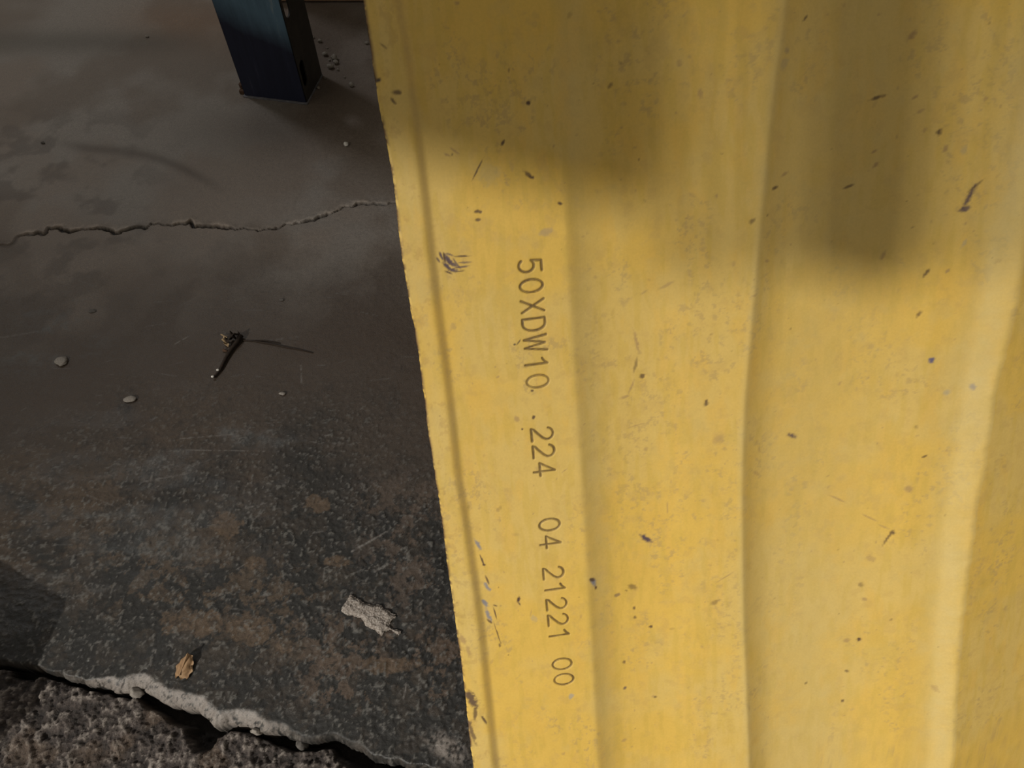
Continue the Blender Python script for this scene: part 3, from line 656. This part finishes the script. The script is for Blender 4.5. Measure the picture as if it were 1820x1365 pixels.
M_bare = noise_mat('bare_edge_steel', [(0.3, (0.09, 0.09, 0.10)), (0.7, (0.17, 0.17, 0.19))], 80, 0.5)
HP = 2.1; T = 0.0035
def plate(name, width, holes, mat, parent, frame):
    """flat plate with rounded slots: frame = (origin, x axis, y axis, normal)"""
    cu = bpy.data.curves.new(name, 'CURVE'); cu.dimensions = '2D'; cu.fill_mode = 'BOTH'; cu.extrude = T / 2
    def loop(pts):
        s = cu.splines.new('POLY'); s.points.add(len(pts) - 1)
        for p, q in zip(s.points, pts): p.co = (q[0], q[1], 0, 1)
        s.use_cyclic_u = True
    loop([(0, 0.004), (width, 0.004), (width, HP), (0, HP)])
    for (hx, hz, hw_, hh) in holes:
        r = hw_ / 2; pts = []
        for i in range(9): an = math.pi * i / 8; pts.append((hx + r * math.cos(an), hz + hh / 2 - r + r * math.sin(an)))
        for i in range(9): an = math.pi + math.pi * i / 8; pts.append((hx + r * math.cos(an), hz - hh / 2 + r + r * math.sin(an)))
        loop(pts)
    tmp = bpy.data.objects.new('tmp', cu); C.objects.link(tmp)
    bpy.context.view_layer.update()
    dg = bpy.context.evaluated_depsgraph_get()
    me = bpy.data.meshes.new_from_object(tmp.evaluated_get(dg)); me.name = name
    bpy.data.objects.remove(tmp); bpy.data.curves.remove(cu)
    me.materials.clear()
    o0, ax, ay, az = frame
    for v in me.vertices:
        v.co = Vector(o0) + Vector(ax) * v.co.x + Vector(ay) * v.co.y + Vector(az) * v.co.z
    bm = bmesh.new(); bm.from_mesh(me); bmesh.ops.recalc_face_normals(bm, faces=bm.faces); bm.to_mesh(me); bm.free()
    return link(name, me, mat, parent)
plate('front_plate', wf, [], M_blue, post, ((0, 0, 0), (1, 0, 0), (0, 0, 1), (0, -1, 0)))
# slots of the side flange, a regular row
slots = [(0.021, 0.066 + 0.165 * i, 0.026, 0.062) for i in range(12)]
plate('side_plate', dside, slots, M_black, post, ((wf, 0, 0), (0, 1, 0), (0, 0, 1), (1, 0, 0)))
plate('edge_lip', 0.018, [], M_black, post, ((0, 0, 0), (0, 1, 0), (0, 0, 1), (-1, 0, 0)))
bm = bmesh.new(); box_bm(bm, 0.004, wf - 0.014, 0.006, dside - 0.004, 0.004, 0.125, 0.002)
bm_obj('inner_bracket', bm, M_black, post)
bm = bmesh.new(); box_bm(bm, -0.004, wf + 0.004, -0.006, dside, 0.0, 0.004, 0.001)
bm_obj('foot_plate', bm, M_bare, post)
# rusty anchor lug at the left of the foot
bm = bmesh.new(); box_bm(bm, -0.017, -0.003, 0.004, 0.030, 0.0, 0.010, 0.002)
lug = bm_obj('anchor_lug', bm, M_rust, post)
bm = bmesh.new(); bmesh.ops.create_cone(bm, cap_ends=True, segments=6, radius1=0.008, radius2=0.008, depth=0.010)
bmesh.ops.translate(bm, verts=bm.verts, vec=(-0.012, 0.020, 0.014)); bm_obj('bolt_head', bm, M_rust, lug)

# ================================================================== LOOSE THINGS ON THE FLOOR
def zfloor(x, y):
    i = int(np.clip(np.searchsorted(gy, y), 1, len(gy) - 1)); j = int(np.clip(np.searchsorted(gx, x), 1, len(gx) - 1))
    return float(Zall[i, j])
def mpp(px, py):
    """metres per pixel on the floor at a place"""
    return float(rays(np.array(px), np.array(py)) @ FW) * CAM_H / -float(rays(np.array(px), np.array(py))[2]) / F
def stone(name, px, py, sx, sy, h, ang, mat, label, cat, group=None, seed=0, rough=0.22):
    p = at(px, py); k_ = mpp(px, py)
    bm = bmesh.new(); bmesh.ops.create_icosphere(bm, subdivisions=3, radius=1.0)
    r = np.random.default_rng(seed); dirs = r.normal(size=(7, 3)); dirs /= np.linalg.norm(dirs, axis=1, keepdims=True); off = r.uniform(0.55, 0.9, 7)
    for v in bm.verts:
        c = np.array(v.co)
        for d, o in zip(dirs, off):                       # facet the stone with a few cutting planes
            e = c @ d - o
            if e > 0: c = c - d * e * 0.9
        c = c * (1 + rough * (float(fbm(np.array([c[0] * 2 + seed]), np.array([c[1] * 2 + c[2] * 3.1]), 1.0, 3, seed)[0]) - 0.5))
        v.co = Vector((c[0] * sx * k_ / 2, c[1] * sy * k_ / 2 / 0.8, c[2] * h / 2))
    zm = min(v.co.z for v in bm.verts)
    for v in bm.verts: v.co.z -= zm
    o = bm_obj(name, bm, mat, None, True); o.location = (p[0], p[1], zfloor(p[0], p[1]) - 0.0004); o.rotation_euler.z = math.radians(ang)
    tag(o, label, cat, group); return o
M_white = noise_mat('white_stone', [(0.3, (0.42, 0.40, 0.36)), (0.7, (0.72, 0.70, 0.66))], 260, 0.6)
M_palest = noise_mat('pale_grit', [(0.3, (0.14, 0.125, 0.11)), (0.7, (0.27, 0.245, 0.215))], 320, 0.75)
M_greyst = noise_mat('grey_grit', [(0.3, (0.055, 0.050, 0.045)), (0.7, (0.12, 0.11, 0.10))], 300, 0.8)
M_flake = noise_mat('flaked_mortar', [(0.30, (0.09, 0.070, 0.055)), (0.46, (0.215, 0.185, 0.160)), (0.70, (0.37, 0.34, 0.31))], 420, 0.85, 0.5, 0.001, detail=3.0)
M_leaf = noise_mat('dry_tan_leaf', [(0.28, (0.13, 0.072, 0.035)), (0.5, (0.30, 0.185, 0.095)), (0.72, (0.46, 0.32, 0.19))], 130, 0.6, 0.4, 0.001, stretch=(1, 0.2, 1))
M_twig = noise_mat('dark_twig_bark', [(0.3, (0.010, 0.007, 0.005)), (0.7, (0.030, 0.018, 0.011))], 260, 0.8)
M_husk = noise_mat('pale_husk', [(0.3, (0.13, 0.075, 0.035)), (0.7, (0.48, 0.36, 0.21))], 240, 0.7)

M_crumb = noise_mat('pale_crumb', [(0.3, (0.16, 0.145, 0.125)), (0.7, (0.30, 0.275, 0.24))], 320, 0.75)
stone('pebble', 615, 258, 10, 9, 0.009, 20, M_white, 'small bright white pebble alone on the upper floor near the yellow sheet', 'pebble', None, 1)
stone('pebble', 232, 711, 23, 12, 0.006, 5, M_palest, 'flat pale grey chip below left of the twig', 'pebble', None, 2)
stone('pebble', 110, 643, 24, 17, 0.007, 15, M_palest, 'largest roundish pale stone at the left, with a dark notch', 'pebble', None, 3, 0.5)
stone('pebble', 164, 553, 14, 7, 0.004, 0, M_greyst, 'dull flat grey pebble between the crack and the roundish pale stone', 'pebble', None, 4)
stone('pebble', 502, 701, 12, 6, 0.005, 5, M_palest, 'tiny pale chip right of the twig below the thin stalk', 'pebble', None, 5)
stone('pebble', 262, 66, 7, 4, 0.005, 0, M_palest, 'tiny pale speck of stone left of the blue post', 'pebble', None, 6)
stone('pebble', 77, 255, 10, 5, 0.005, 0, M_greyst, 'small dull pebble on the left above the crack', 'pebble', None, 8)
stone('pebble', 501, 534, 9, 4, 0.004, 0, M_greyst, 'tiny dull grey pebble above right of the thin stalk', 'pebble', None, 9)
for q, (px, py, s_) in enumerate([(557, 68, 5), (569, 75, 8), (578, 99, 9), (594, 107, 13), (588, 121, 11), (601, 125, 5), (566, 158, 6), (625, 153, 9), (582, 86, 4), (597, 113, 9), (586, 108, 4), (578, 140, 4), (613, 138, 4), (652, 78, 7)]):
    stone('crumb', px, py, s_, s_ * 0.8, 0.012 * s_ / 10, 40 * q, M_crumb, 'grey crumb of broken concrete beside the right of the blue post', 'crumb', 'concrete crumbs beside the blue post', 20 + q, 0.5)
stone('stone', 236, 1226, 26, 17, 0.022, -25, M_palest, 'pale cream stone wedged in the open joint of the slab edge', 'stone', None, 11, 0.5).location.z = -0.026
stone('stone', 452, 1298, 24, 9, 0.014, -8, M_palest, 'narrow pale stone in the open joint, middle of the slab edge', 'stone', None, 12, 0.5).location.z = -0.020
stone('stone', 532, 1318, 22, 20, 0.020, 30, M_greyst, 'grey knob of rubble in the joint near the right of the slab edge', 'stone', None, 13, 0.5).location.z = -0.030

# flake of mortar: a thin ragged plate lying on the slab
fl_px = [(606, 1085), (622, 1057), (632, 1062), (650, 1073), (665, 1076), (690, 1084), (704, 1092), (705, 1098), (693, 1112), (697, 1118), (714, 1124), (710, 1130), (694, 1120), (679, 1132), (672, 1127), (657, 1117), (646, 1105), (641, 1098), (627, 1095), (614, 1093)]
def height_flake(name, pxs, res, hfun, mat):
    P = refine(np.vstack([poly_world(pxs), poly_world(pxs[:1])]), 2, 0.10, 12)
    x0, y0 = P.min(0) - res; x1, y1 = P.max(0) + res
    xs = np.arange(x0, x1, res); ys = np.arange(y0, y1, res); XX, YY = np.meshgrid(xs, ys)
    ins = np.zeros(XX.shape, bool); dist = np.full(XX.shape, 1.0)
    for (ax, ay), (bx, by) in zip(P[:-1], P[1:]):
        c = ((ay > YY) != (by > YY)) & (XX < (bx - ax) * (YY - ay) / (by - ay + 1e-12) + ax); ins ^= c
        dx, dy = bx - ax, by - ay; t = np.clip(((XX - ax) * dx + (YY - ay) * dy) / (dx * dx + dy * dy + 1e-12), 0, 1)
        dist = np.minimum(dist, np.hypot(XX - ax - t * dx, YY - ay - t * dy))
    cx, cy = P.mean(0); zt = hfun(XX, YY, dist)
    nr_, nc_ = XX.shape; ii = np.arange(nr_ * nc_).reshape(nr_, nc_); nT = nr_ * nc_
    cell = ins[:-1, :-1] & ins[1:, :-1] & ins[:-1, 1:] & ins[1:, 1:]
    top = np.stack([XX - cx, YY - cy, zt], -1).reshape(-1, 3); bot = np.stack([XX - cx, YY - cy, XX * 0], -1).reshape(-1, 3)
    vs = np.concatenate([top, bot]); q_ = []
    for i, j in zip(*np.nonzero(cell)):
        a, b, c, d = ii[i, j], ii[i, j + 1], ii[i + 1, j + 1], ii[i + 1, j]
        q_ += [(a, b, c, d), (nT + d, nT + c, nT + b, nT + a)]
        if i == 0 or not cell[i - 1, j]: q_.append((a, nT + a, nT + b, b))
        if i + 1 >= cell.shape[0] or not cell[i + 1, j]: q_.append((c, nT + c, nT + d, d))
        if j == 0 or not cell[i, j - 1]: q_.append((d, nT + d, nT + a, a))
        if j + 1 >= cell.shape[1] or not cell[i, j + 1]: q_.append((b, nT + b, nT + c, c))
    q_ = np.array(q_); used, inv = np.unique(q_, return_inverse=True)
    o = link(name, np_mesh(name, vs[used], inv.reshape(-1, 4), None, False), mat); o.location = (cx, cy, zfloor(cx, cy) - 0.001)
    return o
fl = height_flake('mortar_flake', fl_px, 0.0011, lambda x, y, d: 0.0030 + 0.0040 * sst(0, 0.006, d) + 0.0045 * (fbm(x, y, 0.006, 4, 200, 0.7) - 0.5), M_flake)
tag(fl, 'pale grey rough flake of mortar lying on the black floor beside the yellow sheet', 'mortar flake')

# dry tan leaf piece: folded along its midrib, standing slightly proud of the slab
def leaf(name, p0, p1, wid_px, mat):
    a = at(*p0); b = at(*p1); L = np.linalg.norm(b - a); n, m_ = 18, 9
    dr = (b - a) / L; sd_ = np.array([-dr[1], dr[0], 0]); W = wid_px * mpp(*p0)
    vs = []
    for layer in (0, 1):
        for i in range(n):
            t = i / (n - 1); half = W / 2 * (0.42 + 0.75 * math.sin(math.pi * min(1, 0.18 + 0.72 * t)) * (1 - 0.55 * t ** 3)) * (1 + 0.09 * math.sin(t * 19))
            for j in range(m_):
                s_ = j / (m_ - 1) * 2 - 1
                zz = 0.0035 + 0.0075 * (1 - s_ * s_) * (0.6 + 0.4 * math.sin(math.pi * t)) + 0.0012 * math.sin(5 * s_ + 7 * t) + 0.006 * t - 0.0009 * layer
                jag = 0.0022 * math.sin(s_ * 6.0) if i == 0 else 0
                p = dr * (t * L + jag) + sd_ * (s_ * half); vs.append((p[0], p[1], zz))
    qs = []
    g = grid_quads(n, m_); qs = list(map(tuple, g)) + [tuple(x[::-1] + n * m_) for x in g]
    rim = [i * m_ for i in range(n)] + [(n - 1) * m_ + j for j in range(1, m_)] + [i * m_ + m_ - 1 for i in range(n - 2, -1, -1)] + [j for j in range(m_ - 2, 0, -1)]
    for x, y in zip(rim, rim[1:] + rim[:1]): qs.append((y, x, x + n * m_, y + n * m_))
    o = link(name, np_mesh(name, np.array(vs), np.array(qs), None, True), mat); o.location = (a[0], a[1], zfloor(a[0], a[1]) - 0.0025); return o
lf = leaf('dry_leaf', (322, 1206), (341, 1166), 26, M_leaf)
tag(lf, 'curled dry tan leaf scrap on the slab just above its broken edge', 'leaf')
bm = bmesh.new()
a = at(322, 1206); b = at(341, 1166); dr = Vector(b - a)
def tube(bm, pts, rads, seg=8):
    rings = []
    for i, p in enumerate(pts):
        p = Vector(p); d = (Vector(pts[min(i + 1, len(pts) - 1)]) - Vector(pts[max(i - 1, 0)])).normalized()
        s_ = d.cross(Vector((0, 0, 1))).normalized(); t_ = s_.cross(d)
        rings.append([bm.verts.new(p + (s_ * math.cos(2 * math.pi * k / seg) + t_ * math.sin(2 * math.pi * k / seg)) * rads[i]) for k in range(seg)])
    for r0, r1 in zip(rings[:-1], rings[1:]):
        for k in range(seg): bm.faces.new((r0[k], r0[(k + 1) % seg], r1[(k + 1) % seg], r1[k]))
    bm.faces.new(rings[0][::-1]); bm.faces.new(rings[-1])
tube(bm, [dr * t + Vector((0, 0, 0.0112 + 0.006 * t)) for t in (0.05, 0.3, 0.6, 0.85, 1.02)], [0.0008, 0.001, 0.001, 0.0009, 0.0012], 6)
bm_obj('midrib', bm, M_leaf, lf, True)

# twig lying on the slab, with two pale broken nubs
def floor_path(pxs, lift):
    out = []
    for (x, y), l in zip(pxs, lift):
        p = at(x, y); out.append(Vector((p[0], p[1], zfloor(p[0], p[1]) + l)))
    return out
tp = floor_path([(430, 600), (423, 612), (412, 624), (403, 638), (396, 652), (391, 661), (385, 668), (381, 673)], [.006, .0065, .005, .0045, .004, .0035, .003, .0025])
tw = empty('twig', tp[0] - Vector((0, 0, .006)))
tag(tw, 'short dark twig lying on the floor, pointing down left from the husk', 'twig')
def rel_(pts, o): return [p - Vector(o.location) for p in pts]
bm = bmesh.new(); tube(bm, rel_(tp, tw), [.0050, .0042, .0034, .0031, .0030, .0024, .0022, .0016], 9); bm_obj('stem', bm, M_twig, tw, True)
for (x, y) in ((389, 661), (380, 673)):
    bm = bmesh.new(); bmesh.ops.create_icosphere(bm, subdivisions=2, radius=1)
    p = floor_path([(x, y)], [.0062])[0] - Vector(tw.location)
    for v in bm.verts: v.co = Vector((v.co.x * .0028, v.co.y * .0022, v.co.z * .0018)) + p
    o = bm_obj('broken_nub', bm, M_white, tw, True)
# pale husk crumpled against the twig's head
hp = at(403, 606); hb = bmesh.new()
hk = empty('husk', (hp[0], hp[1], zfloor(hp[0], hp[1])))
tag(hk, 'crumpled pale tan husk at the upper end of the dark twig', 'husk')
def scrap(x, y, a_, b_, h_, rot, seed, name, mat):
    bm = bmesh.new(); bmesh.ops.create_grid(bm, x_segments=7, y_segments=5, size=1)
    p = at(x, y) - hp; r = random.Random(seed); ph = r.uniform(0, 6)
    for v in bm.verts:
        X_, Y_ = v.co.x, v.co.y; z = h_ * (0.55 + 0.45 * math.sin(2.3 * X_ + ph) * math.cos(1.9 * Y_ + ph)) ; rr = 1 - 0.28 * abs(X_ * Y_)
        xx, yy = X_ * a_ * rr, Y_ * b_ * rr
        v.co = Vector((p[0] + xx * math.cos(rot) - yy * math.sin(rot), p[1] + xx * math.sin(rot) + yy * math.cos(rot), max(z, 0.0006)))
    ext = bmesh.ops.solidify(bm, geom=bm.faces[:], thickness=0.0007)
    return bm_obj(name, bm, mat, hk, True)
scrap(400, 607, .0070, .0042, .012, -0.9, 1, 'husk_scale', M_husk)
scrap(404, 614, .0075, .0034, .009, -0.5, 2, 'husk_scale', M_husk)
scrap(413, 608, .0100, .0055, .020, 0.6, 3, 'dark_scale', M_twig)
scrap(421, 601, .0090, .0060, .021, 0.2, 4, 'dark_scale', M_twig)
scrap(401, 625, .0060, .0030, .006, -0.2, 5, 'husk_scale', M_rust)
sp_ = floor_path([(395, 598), (400, 602), (407, 606)], [.006, .009, .010]); bm = bmesh.new(); tube(bm, rel_(sp_, hk), [.0016, .0013, .001], 6); bm_obj('spine', bm, M_husk, hk, True)
# thin dark stalk running to the right of the twig
sp2 = floor_path([(432, 606), (452, 607), (470, 610), (490, 614), (510, 618), (532, 622), (557, 628)], [.0016] * 7)
sk = empty('grass_stalk', sp2[0]); tag(sk, 'thin dark stalk lying flat on the floor right of the twig', 'stalk')
bm = bmesh.new(); tube(bm, rel_(sp2, sk), [.0013, .0012, .0018, .0017, .0015, .0013, .0006], 6); bm_obj('stem', bm, M_twig, sk, True)
sp3 = floor_path([(450, 606), (468, 606), (484, 608), (499, 611)], [.0014] * 4); bm = bmesh.new(); tube(bm, rel_(sp3, sk), [.0008, .001, .001, .0005], 6); bm_obj('blade', bm, M_twig, sk, True)

# added unseen block left of frame, shaped to shade the lower left corner
tip = at(128, 1060); hB = 0.16
M_block = noise_mat('shade_block_timber', [(0.3, (0.10, 0.065, 0.04)), (0.7, (0.19, 0.13, 0.085))], 14, 0.8, stretch=(1, 6, 6))
L_ = towards_light(tip); tp_ = Vector(tip) + L_ * (hB / L_.z)
e1 = Vector(at(0, 985) - at(128, 1060)).normalized(); e2 = Vector(at(70, 1190) - at(128, 1060)).normalized()
bm = bmesh.new(); b0 = Vector((0, 0, 0)); base = [b0, b0 + e1 * 0.40, b0 + e1 * 0.40 + e2 * 0.16, b0 + e2 * 0.16]
lo_ = [bm.verts.new((p.x, p.y, 0)) for p in base]; hi_ = [bm.verts.new((p.x, p.y, hB + 0.03)) for p in base]
bm.faces.new(lo_[::-1]); bm.faces.new(hi_)
for q in range(4): bm.faces.new((lo_[q], lo_[(q + 1) % 4], hi_[(q + 1) % 4], hi_[q]))
bmesh.ops.recalc_face_normals(bm, faces=bm.faces)
bmesh.ops.bevel(bm, geom=bm.edges[:], offset=0.006, segments=2, affect='EDGES')
o = bm_obj('shade_block', bm, M_block)
o.location = (tp_.x, tp_.y, -0.03); tag(o, 'added unseen block left of the picture, to shade its lower left corner', 'timber block')
